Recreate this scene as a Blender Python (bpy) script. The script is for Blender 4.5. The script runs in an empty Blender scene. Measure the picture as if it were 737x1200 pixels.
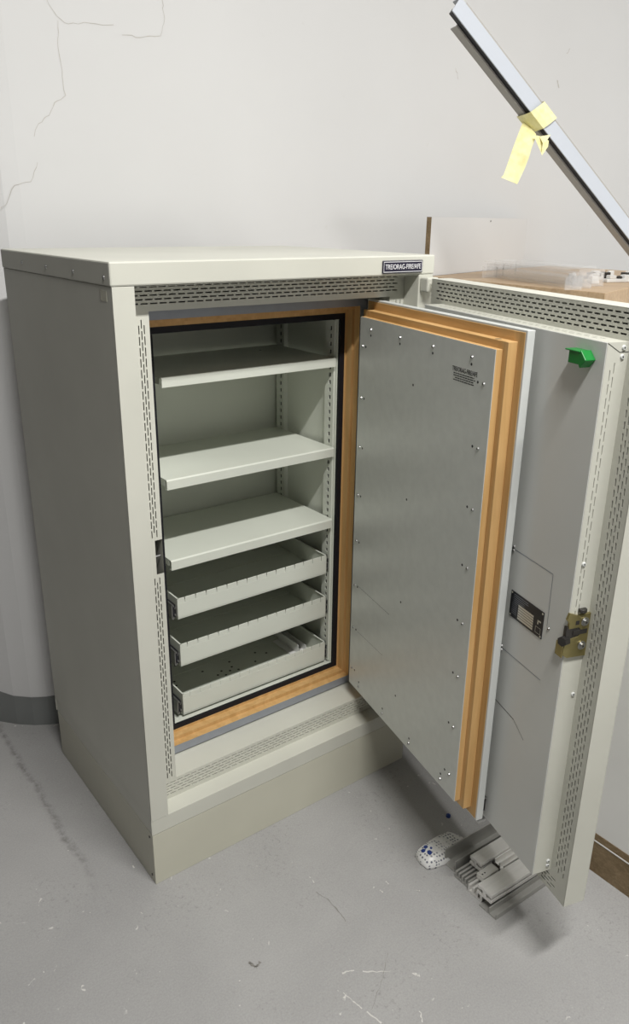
import bpy, math, random
from mathutils import Vector, Matrix
random.seed(7)
C = bpy.context.scene.collection
sc = bpy.context.scene

# ------------------------------------------------------------------ materials
def new_mat(name):
    m = bpy.data.materials.new(name); m.use_nodes = True
    nt = m.node_tree; nt.nodes.clear()
    out = nt.nodes.new('ShaderNodeOutputMaterial')
    b = nt.nodes.new('ShaderNodeBsdfPrincipled')
    nt.links.new(b.outputs[0], out.inputs[0])
    return m, nt, b
def N(nt, typ, **kw):
    n = nt.nodes.new(typ)
    for k, v in kw.items(): setattr(n, k, v)
    return n
def coords(nt, scale=(1, 1, 1)):
    tc = N(nt, 'ShaderNodeTexCoord'); mp = N(nt, 'ShaderNodeMapping')
    mp.inputs['Scale'].default_value = scale
    nt.links.new(tc.outputs['Object'], mp.inputs[0]); return mp.outputs[0]
def noise(nt, vec, scale, detail=3, rough=.5, dist=0):
    n = N(nt, 'ShaderNodeTexNoise'); n.inputs['Scale'].default_value = scale
    n.inputs['Detail'].default_value = detail; n.inputs['Roughness'].default_value = rough
    n.inputs['Distortion'].default_value = dist
    nt.links.new(vec, n.inputs['Vector']); return n.outputs['Fac']
def ramp(nt, fac, stops):
    r = N(nt, 'ShaderNodeValToRGB'); e = r.color_ramp.elements
    while len(e) < len(stops): e.new(.5)
    for i, (p, c) in enumerate(stops):
        e[i].position = p; e[i].color = (*c, 1) if len(c) == 3 else c
    nt.links.new(fac, r.inputs[0]); return r.outputs[0]
def mix(nt, fac, a, b, mode='MIX'):
    m = N(nt, 'ShaderNodeMixRGB', blend_type=mode)
    for i, v in ((0, fac), (1, a), (2, b)):
        if isinstance(v, (int, float)): m.inputs[i].default_value = v
        elif isinstance(v, tuple): m.inputs[i].default_value = (*v, 1)
        else: nt.links.new(v, m.inputs[i])
    return m.outputs[0]
def bump(nt, b, h, strength=.2, dist=.002):
    n = N(nt, 'ShaderNodeBump'); n.inputs['Strength'].default_value = strength
    n.inputs['Distance'].default_value = dist
    nt.links.new(h, n.inputs['Height']); nt.links.new(n.outputs[0], b.inputs['Normal'])

def paint(name, col, rough=.42, vary=.05, spec=.5):
    m, nt, b = new_mat(name); v = coords(nt)
    f = noise(nt, v, 3.5, 4)
    lo = tuple(c * (1 - vary) for c in col); hi = tuple(min(1, c * (1 + vary)) for c in col)
    nt.links.new(ramp(nt, f, [(.3, lo), (.7, hi)]), b.inputs['Base Color'])
    b.inputs['Roughness'].default_value = rough
    b.inputs['Specular IOR Level'].default_value = spec
    bump(nt, b, noise(nt, v, 900, 2), .06, .0004)
    return m
def metal(name, col, rough=.35, met=1.0, stretch=(1, 1, 1)):
    m, nt, b = new_mat(name); v = coords(nt, stretch)
    f = noise(nt, v, 40, 3)
    nt.links.new(ramp(nt, f, [(.2, tuple(c * .9 for c in col)), (.8, col)]), b.inputs['Base Color'])
    b.inputs['Metallic'].default_value = met; b.inputs['Roughness'].default_value = rough
    return m
def wood(name, c1, c2, stretch, rough=.6, sc_=30, dist=.6):
    m, nt, b = new_mat(name); v = coords(nt, stretch)
    f = noise(nt, v, sc_, 5, .6, dist)
    nt.links.new(ramp(nt, f, [(.3, c1), (.7, c2)]), b.inputs['Base Color'])
    b.inputs['Roughness'].default_value = rough
    return m

M = {}
M['cream'] = paint('cream_enamel', (.585, .585, .515))
M['plinth'] = paint('plinth_enamel', (.55, .54, .445))
M['white_liner'] = paint('liner_enamel', (.645, .67, .595), .35)
M['pan'] = paint('pan_enamel', (.64, .66, .64), .3)
M['door_grey'] = paint('door_panel_enamel', (.68, .69, .66), .38)
M['steel'] = metal('galvanised_frame', (.34, .36, .40), .45, .35)
M['alu_sheet'] = metal('brushed_sheet', (.70, .72, .69), .40, .22, (1, 1, 1))
M['wood'] = wood('rebate_wood', (.50, .295, .105), (.66, .42, .18), (1.5, 1.5, .12))
M['wood_h'] = wood('rebate_wood_across', (.50, .295, .105), (.66, .42, .18), (.15, .15, 2))
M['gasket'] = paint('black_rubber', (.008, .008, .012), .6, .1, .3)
M['black'] = paint('black_paint', (.012, .012, .016), .35)
M['dark'] = metal('dark_oiled_steel', (.09, .085, .08), .4, .8)
M['runner'] = metal('zinc_runner', (.34, .34, .32), .4, .6)
M['chrome'] = metal('screw_zinc', (.50, .50, .49), .34, 1)
M['brass'] = metal('yellow_zinc', (.36, .31, .14), .32, .85)
M['green'] = paint('green_plastic', (.006, .20, .03), .35)
M['alu'] = metal('mill_aluminium', (.88, .87, .84), .36, .55, (.3, 4, 4))
M['alu_white'] = paint('anodised_face', (.50, .53, .58), .35, .03)
M['alu_taupe'] = paint('anodised_return', (.36, .345, .32), .4, .03)
M['white_plastic'] = paint('white_plastic', (.75, .75, .73), .3)
M['silver_label'] = metal('silver_label', (.7, .68, .6), .35, .6)
M['ink'] = paint('black_ink', (.02, .02, .02), .6)
M['white_ink'] = paint('white_ink', (.8, .8, .82), .5)
M['badge'] = paint('badge_enamel', (.012, .010, .03), .3)

def m_tape():
    m, nt, b = new_mat('yellow_masking_tape'); v = coords(nt)
    f = noise(nt, v, 60, 4)
    nt.links.new(ramp(nt, f, [(.3, (.78, .72, .34)), (.7, (.88, .84, .50))]), b.inputs['Base Color'])
    b.inputs['Roughness'].default_value = .6
    b.inputs['Subsurface Weight'].default_value = .15
    b.inputs['Subsurface Radius'].default_value = (.01, .01, .005)
    return m
M['tape'] = m_tape()

def m_wall():
    m, nt, b = new_mat('white_wall_paint'); v = coords(nt)
    f = noise(nt, v, 1.3, 5)
    base = ramp(nt, f, [(.3, (.645, .645, .64)), (.7, (.68, .68, .675))])
    f2 = noise(nt, v, 14, 4, .7)
    col = mix(nt, ramp(nt, f2, [(.70, (0, 0, 0)), (.78, (.35, .35, .35))]), base, (.56, .545, .51))
    nt.links.new(col, b.inputs['Base Color']); b.inputs['Roughness'].default_value = .85
    bump(nt, b, noise(nt, v, 30, 5), .12, .002)
    return m
M['wall'] = m_wall()
M['band'] = paint('grey_skirting_paint', (.20, .21, .205), .5, .15)
M['crack'] = paint('plaster_crack', (.50, .475, .44), .9)

def m_floor():
    m, nt, b = new_mat('grey_painted_concrete'); v = coords(nt)
    f = noise(nt, v, 2.2, 6, .6, .3)
    base = ramp(nt, f, [(.3, (.30, .295, .29)), (.7, (.39, .385, .375))])
    # worn dark pits, clustered
    cl = noise(nt, v, 5, 3)
    pit = noise(nt, v, 95, 5, .7, .2)
    pm = ramp(nt, pit, [(.55, (0, 0, 0)), (.66, (1, 1, 1))])
    cm = ramp(nt, cl, [(.46, (0, 0, 0)), (.66, (.6, .6, .6))])
    fac = mix(nt, 1.0, pm, cm, 'MULTIPLY')
    col = mix(nt, fac, base, (.18, .175, .165))
    # grain
    g = noise(nt, v, 260, 2)
    col = mix(nt, .22, col, ramp(nt, g, [(.3, (.28, .28, .28)), (.7, (.5, .5, .49))]))
    # pale chips
    vo = N(nt, 'ShaderNodeTexNoise'); vo.inputs['Scale'].default_value = 38
    vo.inputs['Detail'].default_value = 2; vo.inputs['Distortion'].default_value = 1.2
    nt.links.new(v, vo.inputs['Vector'])
    ch = ramp(nt, vo.outputs['Fac'], [(.725, (0, 0, 0)), (.755, (1, 1, 1))])
    col = mix(nt, ch, col, (.62, .61, .58))
    # worn floor-paint seam, partly the cabinet's shadow edge put into the colour, running away from the viewer left of the cabinet
    sx = N(nt, 'ShaderNodeSeparateXYZ'); nt.links.new(v, sx.inputs[0])
    def mth(op, a, c=None, clamp=False):
        n_ = N(nt, 'ShaderNodeMath', operation=op); n_.use_clamp = clamp
        for k, q in ((0, a), (1, c)):
            if q is None: continue
            if isinstance(q, (int, float)): n_.inputs[k].default_value = q
            else: nt.links.new(q, n_.inputs[k])
        return n_.outputs[0]
    wob = mth('MULTIPLY', mth('SUBTRACT', noise(nt, v, 9, 4), .5), .05)
    dx = mth('ADD', mth('ADD', sx.outputs[0], .112), wob)
    line_ = mth('SUBTRACT', 1, mth('DIVIDE', mth('ABSOLUTE', dx), .014), True)
    front = mth('MULTIPLY', mth('SUBTRACT', sx.outputs[1], .05), 6, True)
    seam = mth('MULTIPLY', mth('MULTIPLY', line_, front), ramp(nt, noise(nt, v, 55, 4, .7), [(.42, (.10, .10, .10)), (.62, (.8, .8, .8))]))
    col = mix(nt, seam, col, (.17, .165, .155))
    pale_side = mth('MULTIPLY', mth('MULTIPLY', mth('DIVIDE', dx, -.01), 1, True), .10)
    pale_side = mth('MULTIPLY', pale_side, front)
    col = mix(nt, pale_side, col, (.62, .60, .58))  # paler beyond the seam: paint difference mixed with the shadow edge
    nt.links.new(col, b.inputs['Base Color']); b.inputs['Roughness'].default_value = .62
    b.inputs['Specular IOR Level'].default_value = .35
    bump(nt, b, noise(nt, v, 45, 5, .6), .25, .002)
    return m
M['floor'] = m_floor()

def m_chip():
    m, nt, b = new_mat('chipboard_edge'); v = coords(nt, (1, 1, 1.6))
    a = noise(nt, v, 90, 4, .7, .8); c = noise(nt, v, 18, 3)
    col = mix(nt, .6, ramp(nt, a, [(.3, (.10, .065, .03)), (.55, (.24, .17, .09)), (.75, (.42, .33, .2))]),
              ramp(nt, c, [(.3, (.14, .095, .045)), (.7, (.26, .19, .11))]))
    nt.links.new(col, b.inputs['Base Color']); b.inputs['Roughness'].default_value = .8
    return m
M['chip'] = m_chip()

def m_staves():
    m, nt, b = new_mat('stave_wood'); tc = N(nt, 'ShaderNodeTexCoord')
    br = N(nt, 'ShaderNodeTexBrick')
    br.inputs['Color1'].default_value = (.50, .36, .22, 1); br.inputs['Color2'].default_value = (.38, .26, .155, 1)
    br.inputs['Mortar'].default_value = (.30, .20, .11, 1)
    br.inputs['Scale'].default_value = 1; br.inputs['Mortar Size'].default_value = .0008
    br.inputs['Brick Width'].default_value = .42; br.inputs['Row Height'].default_value = .045
    mp = N(nt, 'ShaderNodeMapping'); mp.inputs['Rotation'].default_value = (0, 0, math.radians(18))
    nt.links.new(tc.outputs['Object'], mp.inputs[0]); nt.links.new(mp.outputs[0], br.inputs['Vector'])
    mp2 = N(nt, 'ShaderNodeMapping'); mp2.inputs['Scale'].default_value = (.4, 4, 4)
    nt.links.new(mp.outputs[0], mp2.inputs[0])
    g = noise(nt, mp2.outputs[0], 25, 4, .6)
    col = mix(nt, .4, br.outputs['Color'], ramp(nt, g, [(.3, (.32, .21, .12)), (.7, (.60, .46, .30))]))
    nt.links.new(col, b.inputs['Base Color']); b.inputs['Roughness'].default_value = .45
    return m
M['staves'] = m_staves()

def m_acrylic():
    m, nt, b = new_mat('clear_acrylic')
    b.inputs['Base Color'].default_value = (.92, .92, .92, 1)
    b.inputs['Roughness'].default_value = .08
    b.inputs['Alpha'].default_value = .15
    return m
M['acrylic'] = m_acrylic()

def m_pouch():
    m, nt, b = new_mat('dotted_plastic_pouch'); v = coords(nt)
    vo = N(nt, 'ShaderNodeTexVoronoi'); vo.inputs['Scale'].default_value = 125
    vo.inputs['Randomness'].default_value = .35
    nt.links.new(v, vo.inputs['Vector'])
    d = ramp(nt, vo.outputs['Distance'], [(.26, (.16, .17, .21)), (.38, (.82, .82, .80))])
    n2 = noise(nt, v, 22, 3)
    col = mix(nt, ramp(nt, n2, [(.45, (0, 0, 0)), (.6, (.35, .35, .35))]), d, (.55, .53, .50))
    nt.links.new(col, b.inputs['Base Color']); b.inputs['Roughness'].default_value = .35
    return m
M['pouch'] = m_pouch()
M['blue_ink'] = paint('blue_ink', (.02, .05, .22), .5)

# ------------------------------------------------------------------ mesh builder
class MB:
    def __init__(s): s.v = []; s.f = []; s.m = []
    def vert(s, p): s.v.append(tuple(p)); return len(s.v) - 1
    def face(s, pts, mi=0):
        s.f.append([s.vert(p) for p in pts]); s.m.append(mi)
    def box(s, x0, x1, y0, y1, z0, z1, mi=0):
        x0, x1 = sorted((x0, x1)); y0, y1 = sorted((y0, y1)); z0, z1 = sorted((z0, z1))
        b = len(s.v)
        for z in (z0, z1):
            for x, y in ((x0, y0), (x1, y0), (x1, y1), (x0, y1)): s.v.append((x, y, z))
        for q in ((3, 2, 1, 0), (4, 5, 6, 7), (0, 1, 5, 4), (1, 2, 6, 5), (2, 3, 7, 6), (3, 0, 4, 7)):
            s.f.append([b + i for i in q]); s.m.append(mi)
    def obox(s, O, A, B_, Cc, mi=0):     # oriented box: corner + three edge vectors
        O, A, B_, Cc = map(Vector, (O, A, B_, Cc)); b = len(s.v)
        for k in (0, 1):
            for i, j in ((0, 0), (1, 0), (1, 1), (0, 1)): s.v.append(tuple(O + A * i + B_ * j + Cc * k))
        fl = A.cross(B_).dot(Cc) < 0
        for q in ((3, 2, 1, 0), (4, 5, 6, 7), (0, 1, 5, 4), (1, 2, 6, 5), (2, 3, 7, 6), (3, 0, 4, 7)):
            q = [b + i for i in q]
            if fl: q.reverse()
            s.f.append(q); s.m.append(mi)
    def extrude(s, poly, O, U, V, W, mi=0, caps=True):   # poly in (U,V), swept along W
        O, U, V, W = map(Vector, (O, U, V, W)); n = len(poly); b = len(s.v)
        for k in (0, 1):
            for p in poly: s.v.append(tuple(O + U * p[0] + V * p[1] + W * k))
        area = sum(poly[i][0] * poly[(i + 1) % n][1] - poly[(i + 1) % n][0] * poly[i][1] for i in range(n))
        fl = (U.cross(V).dot(W) * area) < 0
        for i in range(n):
            j = (i + 1) % n; q = [b + i, b + j, b + n + j, b + n + i]
            if fl: q.reverse()
            s.f.append(q); s.m.append(mi)
        if caps:
            a_, c_ = [b + i for i in range(n)][::-1], [b + n + i for i in range(n)]
            if fl: a_.reverse(); c_.reverse()
            s.f.append(a_); s.m.append(mi); s.f.append(c_); s.m.append(mi)
    def cyl(s, O, axis, r, h, seg=16, mi=0, r2=None):
        O, ax = Vector(O), Vector(axis).normalized()
        U = ax.orthogonal().normalized(); V = ax.cross(U); r2 = r if r2 is None else r2
        b = len(s.v)
        for k, rr in ((0, r), (1, r2)):
            for i in range(seg):
                t = 2 * math.pi * i / seg
                s.v.append(tuple(O + ax * h * k + U * rr * math.cos(t) + V * rr * math.sin(t)))
        for i in range(seg):
            j = (i + 1) % seg; s.f.append([b + i, b + j, b + seg + j, b + seg + i]); s.m.append(mi)
        s.f.append([b + i for i in range(seg)][::-1]); s.m.append(mi)
        s.f.append([b + seg + i for i in range(seg)]); s.m.append(mi)
    def ring(s, outer, inner, y, mi=0):  # flat frame in the xz plane facing -y
        a0, a1, c0, c1 = outer; b0, b1, d0, d1 = inner
        s.face([(a0, y, c0), (a1, y, c0), (b1, y, d0), (b0, y, d0)], mi)
        s.face([(b0, y, d1), (b1, y, d1), (a1, y, c1), (a0, y, c1)], mi)
        s.face([(a0, y, c0), (b0, y, d0), (b0, y, d1), (a0, y, c1)], mi)
        s.face([(b1, y, d0), (a1, y, c0), (a1, y, c1), (b1, y, d1)], mi)
    def tube(s, rect, y0, y1, mi=0, inward=True):   # four walls of a rectangular tunnel
        a0, a1, c0, c1 = rect
        P = [(a0, c0), (a1, c0), (a1, c1), (a0, c1)]
        for i in range(4):
            p, q = P[i], P[(i + 1) % 4]
            f = [(p[0], y0, p[1]), (q[0], y0, q[1]), (q[0], y1, q[1]), (p[0], y1, p[1])]
            if inward: f.reverse()
            s.face(f, mi)
    def perf(s, O, U, V, L, W, rows, slot=.016, pitch=.021, sh=.0022, m0=.012, m1=.012, dep=.002, mi=0, stag=.5):
        """sheet in the plane O + U*u + V*v with rows of real punched slots; the normal is U x V"""
        O, U, V = Vector(O), Vector(U).normalized(), Vector(V).normalized(); Nn = U.cross(V)
        P = lambda u, v, d=0: tuple(O + U * u + V * v - Nn * d)
        def q(u0, u1, v0, v1): s.face([P(u0, v0), P(u1, v0), P(u1, v1), P(u0, v1)], mi)
        cur = 0
        for k, r in enumerate(sorted(rows)):
            q(0, L, cur, r - sh / 2); cur = r + sh / 2
            u = 0; st = m0 + (stag * pitch if k % 2 else 0)
            while st + slot <= L - m1:
                q(u, st, r - sh / 2, cur)
                a, b_, lo, hi = st, st + slot, r - sh / 2, cur
                s.face([P(a, lo), P(b_, lo), P(b_, lo, dep), P(a, lo, dep)][::-1], mi)
                s.face([P(a, hi), P(b_, hi), P(b_, hi, dep), P(a, hi, dep)], mi)
                s.face([P(a, lo), P(a, hi), P(a, hi, dep), P(a, lo, dep)], mi)
                s.face([P(b_, lo), P(b_, hi), P(b_, hi, dep), P(b_, lo, dep)][::-1], mi)
                u = st + slot; st += pitch
            q(u, L, r - sh / 2, cur)
        q(0, L, cur, W)
    def build(s, name, mats, parent=None, bevel=0, smooth=False, seg=2):
        me = bpy.data.meshes.new(name); me.from_pydata(s.v, [], s.f)
        for m in (mats if isinstance(mats, list) else [mats]): me.materials.append(m)
        for p, mi in zip(me.polygons, s.m): p.material_index = mi; p.use_smooth = smooth
        me.update()
        o = bpy.data.objects.new(name, me); C.objects.link(o)
        if parent: o.parent = parent
        if bevel:
            md = o.modifiers.new('bevel', 'BEVEL'); md.width = bevel; md.segments = seg
            md.limit_method = 'ANGLE'; md.angle_limit = math.radians(40)
        return o

def tag(o, label, cat=None, group=None, kind=None):
    if label: o['label'] = label
    if cat: o['category'] = cat
    if group: o['group'] = group
    if kind: o['kind'] = kind
    return o
def empty(name, loc=(0, 0, 0), rz=0, parent=None):
    o = bpy.data.objects.new(name, None); C.objects.link(o)
    o.location = loc; o.rotation_euler = (0, 0, rz); o.empty_display_size = .1
    if parent: o.parent = parent
    return o
def dup(o, parent, loc=None):
    c = o.copy(); C.objects.link(c); c.parent = parent
    if loc is not None: c.location = loc
    return c
def text(name, body, size, mat, parent, matrix, width=None, extrude=.0003, height=None):
    cu = bpy.data.curves.new(name, 'FONT'); cu.body = body; cu.size = size; cu.extrude = extrude
    cu.align_x = 'CENTER'; cu.align_y = 'CENTER'; cu.resolution_u = 3
    t = bpy.data.objects.new(name + '_tmp', cu); C.objects.link(t)
    bpy.context.view_layer.update()
    me = bpy.data.meshes.new_from_object(t.evaluated_get(bpy.context.evaluated_depsgraph_get()))
    bpy.data.objects.remove(t)
    xs = [v.co.x for v in me.vertices]; ys = [v.co.y for v in me.vertices]
    w, h = max(xs) - min(xs), max(ys) - min(ys); cx, cy = (max(xs) + min(xs)) / 2, (max(ys) + min(ys)) / 2
    sx = width / w if width else 1; sy = height / h if height else sx
    for v in me.vertices: v.co = matrix @ Vector(((v.co.x - cx) * sx, (v.co.y - cy) * sy, v.co.z))
    me.materials.clear(); me.materials.append(mat)
    o = bpy.data.objects.new(name, me); C.objects.link(o)
    if parent: o.parent = parent
    return o
def frame(O, X, Y):     # matrix whose local x, y, z are X, Y, X x Y at O
    X, Y = Vector(X).normalized(), Vector(Y).normalized(); Z = X.cross(Y)
    m = Matrix((X, Y, Z)).transposed().to_4x4(); m.translation = Vector(O); return m

# ------------------------------------------------------------------ camera (solved from the cabinet's edges)
f_px, rx, ry, rz = 922.003, 1.2133, -0.0128, -0.6462
cam = bpy.data.cameras.new('camera'); co = bpy.data.objects.new('camera', cam); C.objects.link(co)
co.matrix_world = Matrix.Translation((-0.56833, -1.33391, 1.45428)) @ (
    Matrix.Rotation(rz, 4, 'Z') @ Matrix.Rotation(ry, 4, 'Y') @ Matrix.Rotation(rx, 4, 'X'))
cam.sensor_fit = 'AUTO'; cam.sensor_width = 36; cam.lens = f_px / 1200 * 36; cam.clip_start = .02
sc.camera = co

W, D, H = .78, .604, 1.38

# ------------------------------------------------------------------ room
b = MB(); b.face([(-3, -4, 0), (4.2, -4, 0), (4.2, 3, 0), (-3, 3, 0)])
fl = b.build('floor', M['floor']); tag(fl, None, kind='structure')

path = [(5, .735), (.10, .735), (.06, .738), (.02, .752), (-.02, .777), (-.06, .812), (-.10, .86), (-.16, .95), (-.25, 1.1), (-.6, 1.75)]
def wall_ext(off, z0, z1, pth):
    b = MB(); n = len(pth)
    for i in range(n - 1):
        p, q = pth[i], pth[i + 1]
        b.face([(q[0], q[1] - off, z0), (p[0], p[1] - off, z0), (p[0], p[1] - off, z1), (q[0], q[1] - off, z1)])
    return b
wb = wall_ext(0, 0, 3.5, path)
# outer face of the wall so that it has a thickness
for i in range(len(path) - 1):
    p, q = path[i], path[i + 1]
    wb.face([(p[0], p[1] + .2, 0), (q[0], q[1] + .2, 0), (q[0], q[1] + .2, 3.5), (p[0], p[1] + .2, 3.5)])
wall = wb.build('wall_back', M['wall']); tag(wall, None, kind='structure')
zz = [.098] * len(path); zz[5] = .100; zz[6] = .112; zz[7] = .135; zz[8] = .15; zz[9] = .16
b = MB()
for i in range(len(path) - 1):
    p, q = path[i], path[i + 1]; o_ = .003
    b.face([(q[0], q[1] - o_, 0), (p[0], p[1] - o_, 0), (p[0], p[1] - o_, zz[i]), (q[0], q[1] - o_, zz[i + 1])])
    b.face([(q[0], q[1] - o_, zz[i + 1]), (p[0], p[1] - o_, zz[i]), (p[0], p[1], zz[i]), (q[0], q[1], zz[i + 1])])
bb = b.build('baseboard_back', M['band']); tag(bb, None, kind='structure')

b = MB(); b.face([(-3, 3, 3.5), (5, 3, 3.5), (5, -4, 3.5), (-3, -4, 3.5)])
ceil = b.build('ceiling', M['wall']); tag(ceil, None, kind='structure')
b = MB(); b.box(4.2, 4.3, -4, .73, 0, 3.5)
wr = b.build('wall_right', M['wall']); tag(wr, None, kind='structure')

b = MB(); b.box(-.9, 4.2, -4.1, -4, 0, 3.5)  # unseen front wall, added to bounce light onto the cabinet front
wf_ = b.build('wall_front_bounce', M['wall']); tag(wf_, None, kind='structure')

# plaster cracks on the wall
def px_ray(u, v):
    d = Vector(((u - 368.5) / f_px, -(v - 600) / f_px, -1)); return (co.matrix_world.to_3x3() @ d)
def on_y(u, v, y):
    d = px_ray(u, v); o = co.matrix_world.translation; s_ = (y - o.y) / d.y; return o + d * s_
def crack(pts, w=.0012):
    b = MB(); P = [on_y(u, v, .7345) for u, v in pts]
    Q = []
    for i in range(len(P) - 1):
        for k in range(4):
            t = k / 4; q = P[i].lerp(P[i + 1], t)
            if k: q += Vector((random.uniform(-1, 1), 0, random.uniform(-1, 1))) * .0025
            Q.append(q)
    Q.append(P[-1])
    for i in range(len(Q) - 1):
        a, c = Q[i], Q[i + 1]; d = (c - a); d.y = 0
        n = Vector((-d.z, 0, d.x)).normalized() * w * (.35 + .3 * random.random())
        b.face([tuple(a - n), tuple(c - n), tuple(c + n), tuple(a + n)])
    o = b.build('crack', M['crack'], wall)
crack([(55, 0), (66, 18), (80, 28), (105, 27), (133, 29)])
crack([(68, 24), (68, 55), (73, 90), (77, 112), (64, 120), (58, 135), (45, 145), (40, 160)])
crack([(44, 190), (36, 213), (17, 217), (8, 238), (1, 244)])
crack([(190, 0), (193, 22), (188, 42), (165, 44), (143, 41)])

def floor_mark(pts, wdt, mat, name):
    P = []
    for u, v in pts:
        d = px_ray(u, v); o = co.matrix_world.translation; P.append(o + d * ((.0006 - o.z) / d.z))
    Q = []
    for i in range(len(P) - 1):
        for k in range(6): Q.append(P[i].lerp(P[i + 1], k / 6) + Vector((random.uniform(-1, 1), random.uniform(-1, 1), 0)) * .0015)
    Q.append(P[-1]); b = MB(); ws = [wdt * random.uniform(.15, 1) for _ in Q]
    for i in range(len(Q) - 1):
        d = (Q[i + 1] - Q[i]); n = Vector((-d.y, d.x, 0)).normalized()
        b.face([tuple(Q[i] - n * ws[i]), tuple(Q[i + 1] - n * ws[i + 1]), tuple(Q[i + 1] + n * ws[i + 1]), tuple(Q[i] + n * ws[i])])
    b.build(name, mat, fl)
M['chip_pale'] = paint('pale_screed', (.62, .61, .58), .8)
M['pit'] = paint('dark_pit', (.24, .23, .21), .9)
floor_mark([(401, 1140), (415, 1137)], .0022, M['chip_pale'], 'paint_chip'); floor_mark([(425, 1139), (458, 1138)], .0018, M['chip_pale'], 'paint_chip')
floor_mark([(402, 1164), (418, 1176), (424, 1182)], .0020, M['chip_pale'], 'paint_chip'); floor_mark([(429, 1185), (447, 1199)], .0022, M['chip_pale'], 'paint_chip')
floor_mark([(483, 1141), (492, 1143)], .0035, M['chip_pale'], 'paint_chip'); floor_mark([(492, 1185), (495, 1198)], .0022, M['chip_pale'], 'paint_chip')
floor_mark([(455, 1116), (449, 1145), (436, 1182)], .0006, M['pit'], 'hairline_crack')
floor_mark([(370, 1045), (385, 1054), (397, 1068), (405, 1080)], .0014, M['pit'], 'hairline_crack')
floor_mark([(292, 1128), (300, 1133), (305, 1127)], .004, M['pit'], 'paint_pit')
floor_mark([(452, 1033), (455, 1036)], .002, M['chip_pale'], 'paint_chip'); floor_mark([(445, 1043), (449, 1046)], .002, M['chip_pale'], 'paint_chip')
floor_mark([(487, 1043), (492, 1044)], .003, M['chip_pale'], 'paint_chip')
crack([(653, 94), (655, 103)], .004); crack([(534, 80), (537, 93)], .0018); crack([(668, 57), (664, 63)], .002)

# ------------------------------------------------------------------ the fire safe
safe = empty('fire_safe', (0, 0, 0))
tag(safe, 'cream steel fire-resistant safe cabinet standing open with shelves and drawers inside', 'safe')

# body shell
b = MB(); t = .0015
b.box(0, t, .0, D, .185, 1.338); b.box(.0015, .003, 0, D, .142, .186)
b.box(W - t, W, 0, D, .142, 1.338); b.box(0, W, D - t, D, .142, 1.338)
b.box(t, W - t, t, D - t, .142, .1435); b.box(t, W - t, t, D - t, 1.3365, 1.338)
b.box(0, .043, 0, t, .181, 1.338); b.box(.0415, .043, t, .047, .181, 1.338)
b.box(.735, W, 0, t, .181, 1.338); b.box(.735, .7365, t, .047, .181, 1.338)
b.box(0, W, .0004, t, .142, .1805)
b.face([(.043, .0004, .181), (.735, .0004, .181), (.735, .047, .181), (.043, .047, .181)])
b.box(.04, .738, .0004, .002, .1795, .1815)
OP = (.09, .692, .232, 1.288)
b.face([(.09, .047, .232), (.692, .047, .232), (.692, .125, .232), (.09, .125, .232)])
b.face([(.692, .047, .232), (.692, .047, 1.288), (.692, .125, 1.288), (.692, .125, .232)])
b.face([(.09, .047, .232), (.09, .125, .232), (.09, .125, 1.288), (.09, .047, 1.288)])
b.face([(.09, .047, 1.288), (.09, .060, 1.288), (.692, .060, 1.288), (.692, .047, 1.288)])
body = b.build('body', M['cream'], safe, bevel=.0006)

# punched strips round the opening
b = MB()
rows5 = [.010, .018, .026, .034, .042]
b.perf((.043, .047, 1.288), (1, 0, 0), (0, 0, 1), .692, .0485, [.014, .0215, .029, .0365, .044], slot=.015, pitch=.0195, sh=.0026)
b.perf((.043, .047, .181), (1, 0, 0), (0, 0, 1), .692, .051, [.012, .0195, .027, .0345, .042], slot=.014, pitch=.0185, sh=.0024)
def side_strip(x0, z0, z1, flip=False):
    rr = [.0252, .0307, .0362]
    # U up, V to the left so that U x V faces the viewer
    b.perf((x0 + .047, .047, z0), (0, 0, 1), (-1, 0, 0), z1 - z0, .047, [.047 - r for r in rr], slot=.0165, pitch=.0205, sh=.0022, m0=.006, m1=.006)
NZ0, NZ1 = .755, .831
def strip_notch():
    side_strip(.043, .232, NZ0); side_strip(.043, NZ1, 1.288)
    b.face([(.043, .047, NZ0), (.0735, .047, NZ0), (.0735, .047, NZ1), (.043, .047, NZ1)])
strip_notch()
b.perf((.735, .047, .232), (0, 0, 1), (-1, 0, 0), 1.056, .043, [.010, .0165, .023], slot=.0165, pitch=.0205, sh=.0022, m0=.006, m1=.006)
st = b.build('punched_strip', M['cream'], safe)
# lock striker in the notch
b = MB(); b.box(.068, .0745, .049, .062, .775, .80); b.cyl((.074, .056, .792), (1, 0, 0), .0022, .014)
o = b.build('lock_striker', M['chrome'], safe); tag(o, 'grey metal bracket with a short pin')

# lid
b = MB(); b.box(-.002, W + .001, -.0015, D + .002, 1.3385, H)
lid = b.build('lid', M['cream'], safe, bevel=.003)
b = MB(); b.cyl((0, 0, 0), (-1, 0, 0), .0042, .0022, 12, 0, .003)
ls = b.build('screw', M['chrome'], safe); ls.location = (-.002, .459, 1.357)
for y, z in ((.312, 1.356), (.166, 1.355), (.023, 1.353)): dup(ls, safe, (-.002, y, z))
b = MB(); b.box(-.0006, .001, .022, .052, 1.312, 1.330, 0); b.box(-.0009, 0, .045, .052, 1.313, 1.329, 1)
o = b.build('edge_slot', [M['plinth'], M['silver_label']], safe); tag(o, 'small slot under the lid on the left side')

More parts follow.
